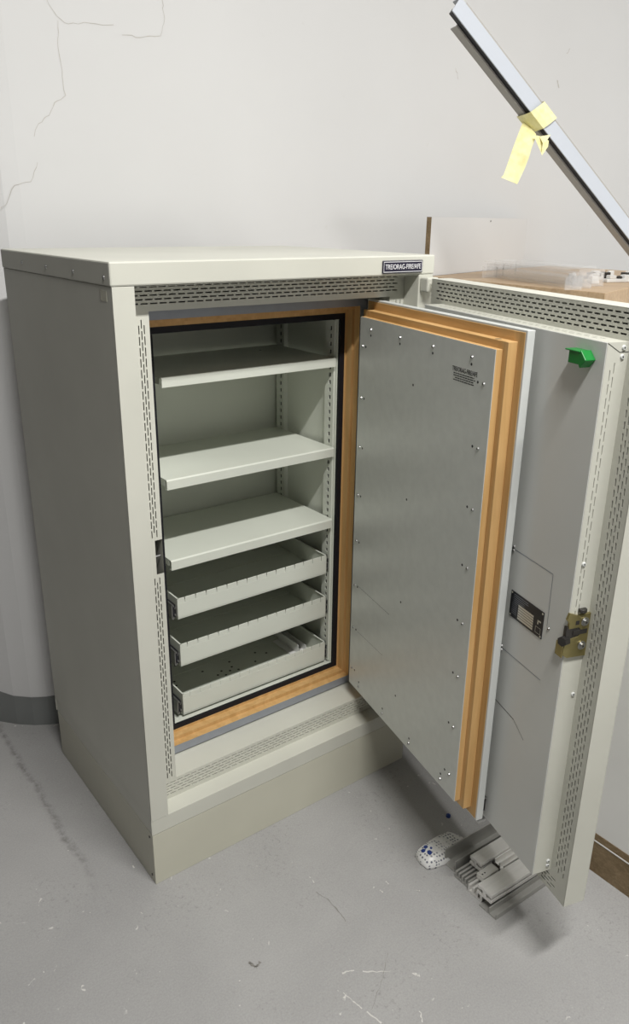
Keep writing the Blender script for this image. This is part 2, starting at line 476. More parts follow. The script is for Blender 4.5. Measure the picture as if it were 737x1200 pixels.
# badge
b = MB(); b.box(.621, .741, -.0045, -.0015, 1.343, 1.370)
bd = b.build('name_badge', M['badge'], safe, bevel=.0015)
b = MB(); y = -.0048; r = (.6235, .7385, 1.3455, 1.3675); r2 = (.6245, .7375, 1.3467, 1.3663)
b.ring(r, r2, y); b.build('badge_border', M['white_ink'], bd)
text('badge_lettering', 'TRE/ORAG-FIRE/AFE', .02, M['white_ink'], bd, frame((.681, -.0049, 1.3568), (1, 0, 0), (0, 0, 1)), width=.106, height=.0105)
tag(bd, 'dark badge with white lettering')

# plinth
b = MB(); b.box(.001, W - .001, .001, D - .006, 0, .1405)
pl = b.build('plinth', M['plinth'], safe, bevel=.001)
b = MB(); b.cyl((0, 0, 0), (-1, 0, 0), .003, .0012, 10)
ps = b.build('screw', M['dark'], safe); ps.location = (.001, .017, .128); dup(ps, safe, (.001, .017, .018))

# steel frame, wooden rebate, gasket and liner
S0 = (.094, .688, .236, 1.283); S1 = (.115, .667, .257, 1.262)
b = MB(); b.ring(S0, S1, .12); b.tube(S0, .12, .30, 0, False); b.tube(S1, .12, .121)
b.box(.115, .667, .1195, .121, .256, .2572)
fr = b.build('steel_frame', M['steel'], safe)
S2 = (.124, .660, .266, 1.253); G0 = (.133, .655, .272, 1.243); G1 = (.149, .641, .284, 1.229)
b = MB(); b.tube(S1, .1205, .141); b.ring(S1, S2, .141); b.tube(S2, .141, .160); b.ring(S2, G0, .160); b.tube(G0, .16, .165)
wf = b.build('wooden_rebate', [M['wood']], safe)
b = MB(); b.ring(G0, G1, .161); b.tube(G1, .161, .168)
b.box(G1[0] - .010, G1[0] - .003, .154, .161, G1[2], G1[3])
b.build('gasket', M['gasket'], safe)
L = (.149, .641, .284, 1.229)
LX0, LX1, LZ0, LZ1, LY = .142, .648, .2835, 1.2295, .437
b = MB()
b.ring((.14, .65, .275, 1.24), L, .166); b.tube(L, .166, .170)
b.face([(LX0, LY, LZ0), (LX1, LY, LZ0), (LX1, LY, LZ1), (LX0, LY, LZ1)])
b.tube((LX0, LX1, LZ0, LZ1), .168, LY)
b.tube((LX0 - .003, LX1 + .003, LZ0 - .003, LZ1 + .003), .168, LY + .003, 0, False)
b.box(.6395, .6425, .170, .176, LZ0, LZ1)
liner = b.build('inner_liner', M['white_liner'], safe)

# slotted uprights (two on either side)
def upright(x, yc, s):
    b = MB(); w = .034; z0, z1 = LZ0 + .004, LZ1 - .004
    if s > 0:    # on the right wall, facing -x
        b.perf((x, yc - w / 2, z0), (0, 0, 1), (0, 1, 0), z1 - z0, w, [w * .42], slot=.0105, pitch=.0188, sh=.0075, m0=.01, m1=.008, dep=.003)
        xs = LX1
    else:
        b.perf((x, yc + w / 2, z0), (0, 0, 1), (0, -1, 0), z1 - z0, w, [w * .58], slot=.0105, pitch=.0188, sh=.0075, m0=.01, m1=.008, dep=.003)
        xs = LX0
    xb = x + s * .005
    b.box(min(x + s * .0035, xb), max(x + s * .0035, xb), yc - w / 2 + .002, yc + w / 2 - .002, z0, z1, 1)  # added black plate, stands in for the shade inside the slots
    for y in (yc - w / 2, yc + w / 2):
        b.face([(x, y, z0), (xs, y, z0), (xs, y, z1), (x, y, z1)])
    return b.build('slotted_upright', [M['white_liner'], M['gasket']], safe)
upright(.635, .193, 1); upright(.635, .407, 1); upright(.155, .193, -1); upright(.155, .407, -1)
for x, z in ((.17, 1.206), (.60, 1.206)):
    b = MB(); b.box(x, x + .018, .425, .436, z - .012, z + .004); b.build('corner_clip', M['white_liner'], safe)

# shelves
def shelf(ztop, th, x0, x1, y0=.166, y1=.425):
    b = MB(); r = .003
    prof = [(y0, ztop - th), (y0, ztop - r), (y0 + r, ztop), (y1, ztop), (y1, ztop - .012), (y1 - .0015, ztop - .012),
            (y1 - .0015, ztop - .0015), (y0 + .0025, ztop - .0015), (y0 + .0015, ztop - .003), (y0 + .0015, ztop - th + .0015), (y0 + .009, ztop - th + .0015), (y0 + .009, ztop - th)]
    b.extrude(prof, (x0, 0, 0), (0, 1, 0), (0, 0, 1), (x1 - x0, 0, 0))
    b.box(x0, x0 + .0012, y0 + .012, y1, ztop - .016, ztop - .001)
    b.box(x1 - .0012, x1, y0 + .012, y1, ztop - .016, ztop - .001)
    return b.build('shelf', M['white_liner'], safe)
s1 = shelf(1.1365, .021, .167, .634); s2 = shelf(.911, .023, .166, .634); s3 = shelf(.718, .024, .166, .633)
for o, l in ((s1, 'top shelf in deep shade'), (s2, 'middle shelf'), (s3, 'lowest shelf, above the drawers')): tag(o, l)
b = MB(); b.cyl((0, 0, 0), (0, 0, 1), .0034, .0003); sp = b.build('shelf_hole', M['black'], s1); sp.location = (.245, .3855, 1.1366)
dup(sp, s1, (.545, .3655, 1.1366))

# drawers
def drawer(z0, z1, y0, holes=False, dx=0):
    x0, x1, y1, t = .180 + dx, .626 + dx * .2, .420, .0015
    b = MB()
    # front with punched notches in the top edge
    n = 15; nt_ = .0020; dn = .013; xs = [x0 + (x1 - x0) * (i + .72) / (n + .35) for i in range(n)]
    b.box(x0, x1, y0, y0 + t, z0, z1 - dn)
    cur = x0
    for x in xs + [x1]:
        b.box(cur, x - nt_ / 2 if x != x1 else x1, y0, y0 + t, z1 - dn, z1); cur = x + nt_ / 2
    b.box(x0, x0 + t, y0, y1, z0, z1); b.box(x1 - t, x1, y0, y1, z0, z1); b.box(x0, x1, y1 - t, y1, z0, z1)
    b.box(x0, x0 + .005, y0, y1, z1 - t, z1); b.box(x1 - .005, x1, y0, y1, z1 - t, z1)
    # bottom with rows of punched holes and a raised rib
    bz = z0 + .004
    u = []
    b.box(x0, x1, y0, y1, bz - t, bz)
    b.box(x0 + .002, x1 - .002, y1 - .075, y1 - .073, bz, bz + .0018)
    o = b.build('drawer', M['white_liner'], safe, bevel=.0004, seg=1)
    if holes:
        pts = [(x0 + .03 + i * .03, y1 - .03) for i in range(14)] + [(x0 + .05 + i * .085, y1 - .10) for i in range(5)]
        pts += [(x0 + .16 + a_, y1 - .14 + c_) for a_, c_ in ((0, 0), (.018, .012), (.018, -.012), (.038, 0), (.052, .014), (.06, -.008), (.12, 0), (.17, .02))]
        pts += [(x0 + .03, y1 - .07), (x0 + .045, y1 - .12)]
        h = MB(); h.cyl((0, 0, 0), (0, 0, 1), .0034, .0004, 10); h0 = None
        for px_, py_ in pts:
            if h0 is None: h0 = h.build('drawer_hole', M['black'], o); h0.location = (px_, py_, bz)
            else: dup(h0, o, (px_, py_, bz))
    for s, xa in ((-1, x0), (1, x1)):
        r = MB(); zc = (z0 + z1) / 2 - .006; hh = .019
        xo = xa + s * .0125
        r.box(xa, xa + s * .0012, y0 + .002, y1, zc - hh * .6, zc + hh * .6, 0)
        r.box(xo - s * .0014, xo, y0 + .003, y1, zc - hh, zc + hh, 0)
        for e in (-1, 1):
            r.box(xa + s * .007, xo, y0 + .003, y1, zc + e * hh, zc + e * (hh - .0015), 0)
            r.box(xa + s * .007, xa + s * .0085, y0 + .003, y1, zc + e * hh, zc + e * (hh - .006), 0)
            r.box(xa, xa + s * .005, y0 + .003, y1, zc + e * hh * .6, zc + e * (hh * .6 - .0015), 0)
            r.box(xa + s * .0035, xa + s * .005, y0 + .003, y1, zc + e * hh * .6, zc + e * (hh * .6 - .005), 0)
            r.cyl((xa + s * .006, y0 + .006, zc + e * .011), (0, -1, 0), .0028, .002, 10, 1)
        r.box(xa + s * .0018, xo - s * .0018, y0 + .006, y1, zc - hh + .002, zc + hh - .002, 1)
        ro = r.build('drawer_runner', [M['runner'], M['black']], o); tag(ro, 'dark steel runner')
    return o
d1 = drawer(.559, .613, .177, dx=.0); d2 = drawer(.430, .491, .177, dx=.001); d3 = drawer(.291, .351, .177, True, .001)
tag(d1, 'upper drawer with notched front'); tag(d2, 'middle drawer with notched front'); tag(d3, 'lowest drawer with holes in its bottom')

# white divider pieces lying at the right end of the lowest drawer
b = MB(); b.extrude([(0, 0), (.022, 0), (.022, .020), (.0205, .020), (.0205, .0015), (.0015, .0015), (.0015, .012), (0, .012)],
                    (.585, .24, .2965), (1, 0, 0), (0, 0, 1), (0, .15, 0))
b.extrude([(0, 0), (.02, 0), (.02, .03), (.018, .03), (.018, .002), (0, .002)], (.56, .24, .2965), (1, 0, 0), (0, 0, 1), (0, .10, 0))
o = b.build('drawer_divider', M['white_plastic'])
tag(o, 'white angled divider strip lying at the right end of the lowest safe drawer', 'divider')

# ------------------------------------------------------------------ outer door (local x along the door, local y towards its outside)
aO = 1.2883
od = empty('outer_door_pivot') ; bpy.data.objects.remove(od)
dO = Vector((-math.cos(aO), -math.sin(aO), 0)); rzO = math.atan2(dO.y, dO.x)
w, tk = .688, .0489; z0, z1 = .1845, 1.3317
UB0, UB1, VF, BZ0, BZ1 = .052, .636, .0921, .2329, 1.2816
# local y = -(depth towards the inside of the door)
b = MB(); t = .0015
b.box(0, w, -t, 0, z0, z1)
b.box(0, t, -tk, -t, z0, z1); b.box(w - t, w, -tk, -t, z0, z1)
b.box(t, w - t, -tk, -t, z0, z0 + t); b.box(t, w - t, -tk, -t, z1 - t, z1)
door = b.build('outer_door', M['cream'], safe, bevel=.0009)
door.location = (.789, -.0483, 0); door.rotation_euler = (0, 0, rzO)
tag(door, 'outer steel door swung wide open')
# perforated border (normal -y locally = inside of the door)
b = MB(); yy = -tk
b.perf((t, yy, BZ1), (1, 0, 0), (0, 0, 1), w - 2 * t, z1 - BZ1 - t, [.0095, .0175, .0255, .0335, .0415], slot=.014, pitch=.019, sh=.0030, m0=.022, m1=.022)
b.perf((t, yy, z0 + t), (1, 0, 0), (0, 0, 1), w - 2 * t, BZ0 - z0 - t, [.0095, .0175, .0255, .0335], slot=.014, pitch=.019, sh=.0030, m0=.022, m1=.022)
b.perf((w - t, yy, BZ0), (0, 0, 1), (-1, 0, 0), BZ1 - BZ0, w - t - UB1, [.013, .0205, .028, .0355], slot=.013, pitch=.019, sh=.0030, m0=.01, m1=.01)
b.face([(t, yy, BZ0), (UB0, yy, BZ0), (UB0, yy, BZ1), (t, yy, BZ1)])
b.build('punched_border', M['cream'], door)
# raised inner casing of the door
b = MB()
b.box(UB0, UB1, -VF, -VF + .0015, BZ0, BZ1)
b.box(UB0, UB0 + t, -VF + t, yy, BZ0, BZ1)
b.box(UB0, UB1, -VF + t, yy, BZ0, BZ0 + t)
b.box(UB1 - .004, UB1 - .0025, -VF + t, yy, BZ0, BZ1)
casing = b.build('door_casing', M['door_grey'], door, bevel=.0012)
b = MB()
b.perf((UB1, yy, BZ0), (0, 0, 1), (0, -1, 0), .50, VF - tk - .0015, [], mi=0)
b.perf((UB1, yy, BZ0 + .50), (0, 0, 1), (0, -1, 0), BZ1 - BZ0 - .50, VF - tk - .0015, [.0235, .0305], slot=.017, pitch=.022, sh=.0016, m0=.06, m1=.03, mi=0)
b.perf((UB0, -VF + t, BZ1), (1, 0, 0), (0, 1, 0), UB1 - UB0, VF - tk - t, [.017, .026], slot=.014, pitch=.019, sh=.002, m0=.03, m1=.03, mi=0)
b.build('casing_edge', M['cream'], door)
# corner seam on the casing edge
b = MB()
b.box(UB1, UB1 + .0003, -.066, -.049, 1.2655, 1.2665); b.face([(UB1 + .0003, -.066, 1.2655), (UB1 + .0003, -.066, 1.2667), (UB1 + .0003, -.0905, 1.2812), (UB1 + .0003, -.0905, 1.280)])
b.build('corner_seam', M['dark'], door)
def rscrew(bm, u, v, z, ax, r=.0045):
    bm.cyl((u, v, z), ax, r, .0025, 12, 0, r * .75); bm.cyl((u + ax[0] * .0025, v + ax[1] * .0025, z), ax, r * .35, .0004, 6, 1)
proto = None
def screw_at(parent, loc, ax, r=.0042, key={}, mat='chrome'):
    k = (ax, r)
    if k not in key:
        bm = MB(); rscrew(bm, 0, 0, 0, ax, r); o = bm.build('screw', [M[mat], M['dark']], parent); o.location = loc; key[k] = o
        return o
    return dup(key[k], parent, loc)
for v, z in ((.076, .909), (.058, .647), (.059, 1.273), (.060, 1.259), (.058, .247), (.058, .258)):
    screw_at(door, (UB1, -v, z), (1, 0, 0), .0042, mat='pan')
# cover outline on the casing, ruled marks
def line(bm, u0, z0_, u1, z1_, y, w_=.0008):
    d = Vector((u1 - u0, 0, z1_ - z0_)); n = Vector((-d.z, 0, d.x)).normalized() * w_
    a, c = Vector((u0, y, z0_)), Vector((u1, y, z1_)); bm.face([tuple(a - n), tuple(c - n), tuple(c + n), tuple(a + n)])
bm = MB(); yf = -VF - .0003
line(bm, .40, .8695, .582, .8685, yf); line(bm, .582, .8685, .5835, .765, yf); bm.build('cover_seam', M['steel'], door)
bm = MB(); line(bm, .40, .6525, .585, .6525, yf); bm.build('cover_seam', M['steel'], door)
bm = MB(); line(bm, .455, .529, .520, .5235, yf, .0008); line(bm, .52, .5235, .558, .500, yf, .0005)
o = bm.build('pencil_scuff', M['dark'], door)
for u, z in ((.589, .763), (.462, .874), (.462, .866), (.457, .656), (.457, .647)): screw_at(door, (u, -VF, z), (0, -1, 0), .0033)
# rating plate
bm = MB(); bm.box(.470, .573, -VF - .0012, -VF, .733, .787)
pr = bm.build('rating_plate', M['black'], door); tag(pr, 'black rating plate with a ruled silver field')
bm = MB(); y = -VF - .0014
for k in range(6): bm.box(.497, .545, y - .0002, y, .7375 + k * .0052, .7375 + k * .0052 + .0040, 0)
bm.box(.553, .568, y, -VF, .739, .7395, 0); bm.box(.553, .568, y, -VF, .751, .7515, 0); bm.box(.553, .5535, y, -VF, .739, .7515, 0); bm.box(.5675, .568, y, -VF, .739, .7515, 0)
bm.box(.557, .560, y, -VF, .757, .766, 0); bm.box(.557, .567, y, -VF, .763, .766, 0)
for u in (.4735, .5695):
    for z in (.7365, .7835): bm.cyl((u, -VF - .0012, z), (0, -1, 0), .002, .0006, 10, 0)
for k in range(5): bm.box(.479, .479 + random.uniform(.035, .06), y, -VF, .766 + k * .004, .7666 + k * .004, 1)
for k in range(6): bm.box(.476, .492, y, -VF, .742 + k * .004, .7425 + k * .004, 1)
bm.build('plate_marking', [M['silver_label'], M['steel']], door)
# green arrow marker
bm = MB()
poly = [(.574, 1.262), (.600, 1.262), (.602, 1.266), (.616, 1.252), (.603, 1.238), (.600, 1.243), (.574, 1.243)]
bm.extrude(poly, (0, -VF, 0), (1, 0, 0), (0, 0, 1), (0, -.020, 0))
bm.box(.566, .602, -VF - .022, -VF, 1.262, 1.2645)
g = bm.build('green_marker', M['green'], door, bevel=.001); tag(g, 'bright green plastic arrow tag')
# yellow zinc latch on the free edge of the casing
bm = MB(); x = UB1
bm.extrude([(-.034, .735), (-.034, .816), (-.040, .820), (-.048, .814), (-.074, .812), (-.094, .820), (-.098, .808), (-.092, .800), (-.092, .789), (-.070, .789), (-.066, .784),
            (-.066, .775), (-.070, .771), (-.092, .768), (-.098, .752), (-.098, .738), (-.088, .731), (-.05, .729)],
           (x, 0, 0), (0, 1, 0), (0, 0, 1), (.005, 0, 0), 0)
bm.box(x, x + .016, -.034, -.0325, .735, .816, 0)
bm.box(x - .014, x + .004, -.1, -.0975, .733, .76, 0)
bm.box(x + .004, x + .0055, -.082, -.052, .775, .784, 1)
bm.box(x + .005, x + .0055, -.079, -.071, .795, .803, 1)
bm.box(x - .004, x + .004, -.0955, -.067, .769, .792, 1)
bm.cyl((x + .000, -.090, .765), (.3, -1, .1), .0095, .014, 6, 1)
bm.cyl((x + .002, -.066, .818), (0, 0, 1), .008, .006, 10, 1)
for v, z in ((.060, .799), (.060, .752)):
    bm.cyl((x + .005, -v, z), (1, 0, 0), .0085, .002, 18, 2); bm.cyl((x + .007, -v, z), (1, 0, 0), .005, .003, 12, 2); bm.cyl((x + .01, -v, z), (1, 0, 0), .0022, .0004, 6, 1)
la = bm.build('door_latch', [M['brass'], M['dark'], M['chrome']], door, bevel=.0006, seg=1); tag(la, 'yellow zinc latch bracket with two large screws')
# hinge knuckle on the right column
bm = MB(); bm.box(.7385, .7735, -.026, -.0002, 1.3005, 1.3325)
bm.build('hinge_knuckle', M['cream'], safe, bevel=.004, seg=3)
bm = MB(); bm.box(.745, .7735, -.030, -.0002, .19, .222)
bm.build('hinge_knuckle', M['cream'], safe, bevel=.004, seg=3)
bm = MB(); bm.box(.7735, .79, -.022, -.010, 1.303, 1.328)
bm.build('hinge_arm', M['cream'], safe, bevel=.002)

# ------------------------------------------------------------------ inner door
aI = 1.3432; dI = Vector((-math.cos(aI), -math.sin(aI), 0)); rzI = math.atan2(dI.y, dI.x)
w, z0, z1, T, v1, v2, i1, i2 = .5837, .240, 1.2803, .0526, .0377, .0167, .0356, .0216
b = MB(); b.box(0, w, -v2, 0, z0, z1)
idr = b.build('inner_door', M['pan'], safe, bevel=.0012)
idr.location = (.6879, .0954, 0); idr.rotation_euler = (0, 0, rzI)
tag(idr, 'thick inner door with stepped wooden edge and screwed metal sheet')
def rframe(b, x0, x1, za, zb, y0, y1, ww):   # picture-frame block: rails in material 1, stiles in material 0
    b.box(x0, x0 + ww, y0, y1, za, zb, 0); b.box(x1 - ww, x1, y0, y1, za, zb, 0)
    b.box(x0 + ww, x1 - ww, y0, y1, zb - ww, zb, 1); b.box(x0 + ww, x1 - ww, y0, y1, za, za + ww, 1)
b = MB()
rframe(b, .004, w - .004, z0 + .004, z1 - .004, -v2 - .0012, -v2, .03)
rframe(b, i2, w - i2, z0 + i2, z1 - i2, -v1, -v2 - .0012, .03)
rframe(b, i1, w - i1, z0 + i1, z1 - i1, -T + .0012, -v1, .05)
b.box(i1 + .049, w - i1 - .049, -T + .003, -v2, z0 + i1 + .049, z1 - i1 - .049, 0)
wd = b.build('stepped_wood_edge', [M['wood'], M['wood_h']], idr, bevel=.0007, seg=1)
b = MB(); b.box(i1, w - i1, -T, -T + .0012, z0 + i1, z1 - i1)
b.build('metal_sheet', M['alu_sheet'], idr)
# pan knot marks and nail
bm = MB()
bm.cyl((w - i2 - .040, -.030, z1 - i2), (0, 0, 1), .006, .0003, 12)
bm.build('wood_knot', M['chip'], idr)
nail_z = [1.218, 1.209]
for u in (.088, .219, .348, .480): screw_at(idr, (u, -T, 1.2215), (0, -1, 0), .0038)
for u in (.092, .222, .353, .490): screw_at(idr, (u, -T, .2925), (0, -1, 0), .0038)
zc = [1.180, 1.060, .940, .818, .696, .573, .450, .328]
for z in zc: screw_at(idr, (.052, -T, z), (0, -1, 0), .0034); screw_at(idr, (.522, -T, z), (0, -1, 0), .0038)
pts = [(u, 1.2085) for u in (.088, .219, .348, .480)] + [(u, .306) for u in (.092, .222, .353, .490)]
pts += [(.066, z) for z in zc] + [(.504, z) for z in zc] + [(.281, z) for z in (1.133, .881, .631, .380)]
hb = MB(); hb.cyl((0, 0, 0), (0, -1, 0), .0027, .0003, 10); h0 = None
for u, z in pts:
    if h0 is None: h0 = hb.build('pilot_hole', M['black'], idr); h0.location = (u, -T, z)
    else: dup(h0, idr, (u, -T, z))
bm = MB(); yf = -T - .0003
line(bm, .064, .577, .232, .575, yf, .0004); bm.build('scribed_line', M['ink'], idr)
bm = MB(); line(bm, .075, .449, .21, .452, yf, .0003); bm.build('scribed_line', M['ink'], idr)
text('maker_lettering', 'TRE/ORAG-FIRE/AFE', .02, M['ink'], idr, frame((.4605, -T - .0001, 1.1925), (1, 0, 0), (0, 0, 1)), width=.081, height=.0085)
bm = MB()
for k, (u0, u1) in enumerate(((.425, .492), (.425, .496), (.431, .490), (.425, .492))):
    u = u0
    while u < u1:
        l_ = random.uniform(.004, .010); bm.box(u, min(u + l_, u1), -T - .0003, -T, 1.1835 - k * .0042, 1.1852 - k * .0042); u += l_ + .0014
bm.build('maker_small_print', M['ink'], idr)
# catch at the lower free corner
bm = MB()
bm.box(w - .030, w - .004, .0, .010, z0 + .014, z0 + .016, 0); bm.box(w - .030, w - .004, .008, .010, z0 + .016, z0 + .050, 0)
bm.box(w - .030, w - .004, .0, .010, z0 + .048, z0 + .050, 0); bm.box(w - .024, w - .010, .001, .007, z0 + .018, z0 + .044, 1)
bm.box(w - .022, w + .002, -.012, .008, z0 - .008, z0 - .0005, 0)
o = bm.build('door_catch', [M['chrome'], M['dark']], idr, bevel=.0006, seg=1); tag(o, 'small metal catch at the lower corner')

# ------------------------------------------------------------------ white counter cabinet at the right
cab = empty('counter_cabinet', (.855, -1.3, 0)); cab.location = (0, 0, 0)
tag(cab, 'white counter cabinet on a chipboard plinth, mostly hidden behind the safe door', 'cabinet')
b = MB(); b.box(.858, 2.3, -1.3, .62, .108, 1.0, 0)
b.build('side_panel', M['white_plastic'], cab, bevel=.001)
b = MB(); b.box(.857, 2.3, -1.3, .62, .090, .108, 0); b.box(.856, 2.3, -1.3, .62, .0865, .0895, 1); b.box(.857, 2.3, -1.3, .62, 0, .0865, 0)
o = b.build('plinth', [M['chip'], M['white_plastic']], cab); tag(o, 'brown chipboard plinth with a pale line')

# wooden box on it
ZT = 1.29
b = MB(); A0 = (1.218, -.163); a20 = math.radians(19)
P = [A0, (A0[0] + .95 * math.cos(a20), A0[1] + .95 * math.sin(a20)), (2.15, .715), (1.245 + .9 * math.cos(.29) * .35, .476 + .9 * math.sin(.29) * .35), (1.245, .476)]
P[3] = (1.60, .582)
b.extrude(P, (0, 0, 1.0), (1, 0, 0), (0, 1, 0), (0, 0, ZT - 1.0))
wbx = b.build('wooden_box', M['staves'], bevel=.002)
tag(wbx, 'light brown stave-wood box top behind the open door', 'wooden box')

# white board standing on the box, leaning at the wall
b = MB(); ang = math.radians(16.4); ux, uy = math.cos(ang), math.sin(ang)
b.obox((1.243, .480, ZT), (.74 * ux, .74 * uy, 0), (-.016 * uy, .016 * ux, 0), (0, 0, .172), 0)
b.obox((1.2425, .4795, ZT), (.0006 * ux, .0006 * uy, 0), (-.016 * uy, .016 * ux, 0), (0, 0, .172), 1)
wbd = b.build('white_board', [M['wall'], M['chip']])
tag(wbd, 'white panel with brown chipboard edge standing on the wooden box against the wall', 'board')
b = MB(); b.cyl((1.243 + .42 * ux, .480 + .42 * uy - .0002, 1.452), (uy, -ux, 0), .003, .0006, 10)
b.build('peg_hole', M['dark'], wbd)

# ------------------------------------------------------------------ clear acrylic covers
def open_cover(name, O, ang_, lx, ly, h, label, th=.003):
    e = MB(); c_, s_ = math.cos(ang_), math.sin(ang_); U = Vector((c_, s_, 0)); V = Vector((-s_, c_, 0)); O = Vector(O)
    z = Vector((0, 0, 1))
    e.obox(O + z * (h - th), U * lx, V * ly, z * th)
    e.obox(O, U * th, V * ly, z * (h - th - .0001)); e.obox(O + U * (lx - th), U * th, V * ly, z * (h - th - .0001))
    e.obox(O, U * lx, V * th, z * (h - th - .0001))
    o = e.build(name, M['acrylic']); tag(o, label, 'acrylic cover', 'clear acrylic covers piled on the wooden box'); return o
ac = math.radians(70)
open_cover('acrylic_cover', (1.245, -.075, ZT), ac, .44, .05, .034, 'clear acrylic cover at the left of the pile on the wooden box')
open_cover('acrylic_cover', (1.315, -.055, ZT), ac, .46, .06, .040, 'clear acrylic cover in the middle of the pile on the wooden box')
open_cover('acrylic_cover', (1.405, -.03, ZT), ac, .46, .08, .046, 'tallest clear acrylic cover at the right of the pile on the wooden box')
b = MB(); b.obox((1.24, -.02, ZT + .0465), (.2, .04, 0), (.12, .38, 0), (0, 0, .003))
o = b.build('acrylic_sheet', M['acrylic']); tag(o, 'thin clear acrylic sheet lying on top of the piled covers', 'acrylic sheet')
# small white and grey fittings
lab = ['white plastic fitting nearest the clear covers', 'white plastic fitting with a dark clip in the middle', 'white plastic fitting lying behind the others', 'white plastic fitting at the right edge of the picture', 'small grey-brown metal fitting beside the clear covers', 'dark grey clip lying on the white fittings']
lab += ['white plastic fitting lying just in front of the dark grey clip', 'white plastic fitting farthest right behind the nearest one', 'white plastic fitting close behind the clear covers', 'thin dark clip lying right of the dark grey clip']
pos = [(1.46, .02), (1.56, .10), (1.68, .20), (1.60, .03), (1.415, .055), (1.60, .16), (1.535, .045), (1.76, .12), (1.50, .13), (1.70, .10)]
kinds = 'wwwwmdwwwd'
for i, (x, y) in enumerate(pos):
    r = .018 + .006 * random.random(); b = MB(); a_ = random.uniform(-.5, .9)
    U = Vector((math.cos(a_), math.sin(a_), 0)); V = Vector((-U.y, U.x, 0)); O = Vector((x, y, ZT)); z = Vector((0, 0, 1))
    mm = {'w': [M['white_plastic'], M['dark']], 'm': [M['brass'], M['chrome']], 'd': [M['dark'], M['chrome']]}[kinds[i]]
    b.obox(O, U * .07, V * .022, z * .010, 0); b.obox(O + U * .01 + z * .010, U * .022, V * .020, z * .010, 0)
    b.cyl(O + U * .05 + V * .011 + z * .010, (0, 0, 1), .008, .007, 12, 1 if i != 4 else 0)
    b.obox(O + U * .065 + V * .006, U * .02, V * .010, z * .020, 0)
    o = b.build({'w': 'plastic_fitting', 'm': 'metal_fitting', 'd': 'dark_clip'}[kinds[i]], mm, bevel=.0015, seg=1)
    tag(o, lab[i], 'fitting', 'small fittings on the wooden box')

# ------------------------------------------------------------------ long aluminium profile leaning above
cp = co.matrix_world.translation
def at(u, v, dep): return cp + px_ray(u, v) * dep
Tp = at(530, 12, 1.8); Bq = at(737, 280, 2.2)
A = (Bq - Tp); A.normalize()
toc = (cp - (Tp + Bq) / 2); toc = (toc - A * toc.dot(A)).normalized()
ur = A.cross(toc).normalized()
if ur.z < 0: ur = -ur
ur = ur; n1 = (toc * .80 + ur * .60); n2 = (toc * .60 - ur * .80)
len_ = (Tp.z - (ZT + .045)) / -A.z
# outline edge between the two visible faces runs through Tp
W1, W2 = .038, .030
bar = MB()
E0 = Tp
# section in coordinates (p along -n2, q along -n1); E0 is the shared corner
sec = [(0, 0), (W1, 0), (W1, -.0), (W1, W2), (0, W2)]
sec = [(0, 0), (W1, 0), (W1, .004), (W1 + .003, .004), (W1 + .003, .006), (W1 - .0, .006), (W1, W2), (W1 - .002, W2), (W1 - .002, .002), (.002, .002), (.002, .003), (0, .003)]
bar.extrude(sec, E0, -n2, -n1, A * len_, 0)
o = bar.build('aluminium_profile', [M['alu_white'], M['alu_taupe']])
tag(o, 'long grey aluminium profile leaning diagonally above the wooden box with yellow tape on it', 'metal profile')
b = MB()
b.extrude([(.001, .0035), (.014, .0035), (.014, .018), (.001, .018)], E0 + A * .004, -n2, -n1, A * (len_ - .004), 0)
b.build('dark_groove', M['black'], o)
b = MB(); b.extrude([(W1, 0), (W1 + .0035, 0), (W1 + .0035, .010), (W1, .010)], E0 + A * .02, -n2, -n1, A * (len_ - .02), 0)
b.build('dark_rim', M['alu_taupe'], o)
b = MB()
b.extrude([(-.004, .018), (.026, .018), (.026, .040), (.024, .040), (.024, .020), (-.002, .020), (-.002, .040), (-.004, .040)], E0 + A * .035, -n2, -n1, A * (len_ - .035), 0)
b.build('lower_flange', M['alu_taupe'], o)

# yellow tape round the profile
def P3(p, q, s): return E0 + (-n2) * p + (-n1) * q + A * s
tp = MB()
s0 = ((at(619, 147, 1.93) - Tp).dot(A)); wd_ = .056
loop = [(-.008, .042), (-.009, .018), (-.003, -.003), (.010, -.006), (.030, -.006), (W1 + .006, -.004), (W1 + .010, .010), (W1 + .004, W2 + .003), (.02, .045), (-.008, .042)]
for i in range(len(loop) - 1):
    n_ = 3
    for k in range(n_):
        t0, t1 = k / n_, (k + 1) / n_
        def L_(t): return (loop[i][0] * (1 - t) + loop[i + 1][0] * t, loop[i][1] * (1 - t) + loop[i + 1][1] * t)
        j = lambda: random.uniform(-.0006, .0006)
        p0, p1 = L_(t0), L_(t1); sk0 = p0[0] * .35; sk1 = p1[0] * .35
        tp.face([tuple(P3(p0[0], p0[1], s0 + sk0)), tuple(P3(p1[0], p1[1], s0 + sk1)), tuple(P3(p1[0], p1[1], s0 + sk1 + wd_)), tuple(P3(p0[0], p0[1], s0 + sk0 + wd_))])
def ribbon(pts, dep):   # pts: list of ((u,v),(u,v)) edge pairs, real positions at the tape's own distance
    for i in range(len(pts) - 1):
        a, c = pts[i], pts[i + 1]
        tp.face([tuple(at(*a[0], dep[i])), tuple(at(*a[1], dep[i] + .004)), tuple(at(*c[1], dep[i + 1] + .004)), tuple(at(*c[0], dep[i + 1]))])
dT = -(co.matrix_world.inverted() @ P3(-.004, .030, s0 + .02)).z + .012
tape_mb = tp; tp = MB()
ribbon([((614, 141), (628, 157)), ((611, 147), (627, 163)), ((606, 160), (623, 173)), ((600, 176), (620, 184)), ((596, 188), (615, 197)), ((590, 205), (606, 216)), ((587, 208), (604, 215))], [dT - .010, dT - .014, dT - .014, dT - .010, dT - .004, dT, dT])
tail_mb = tp; tp = MB()
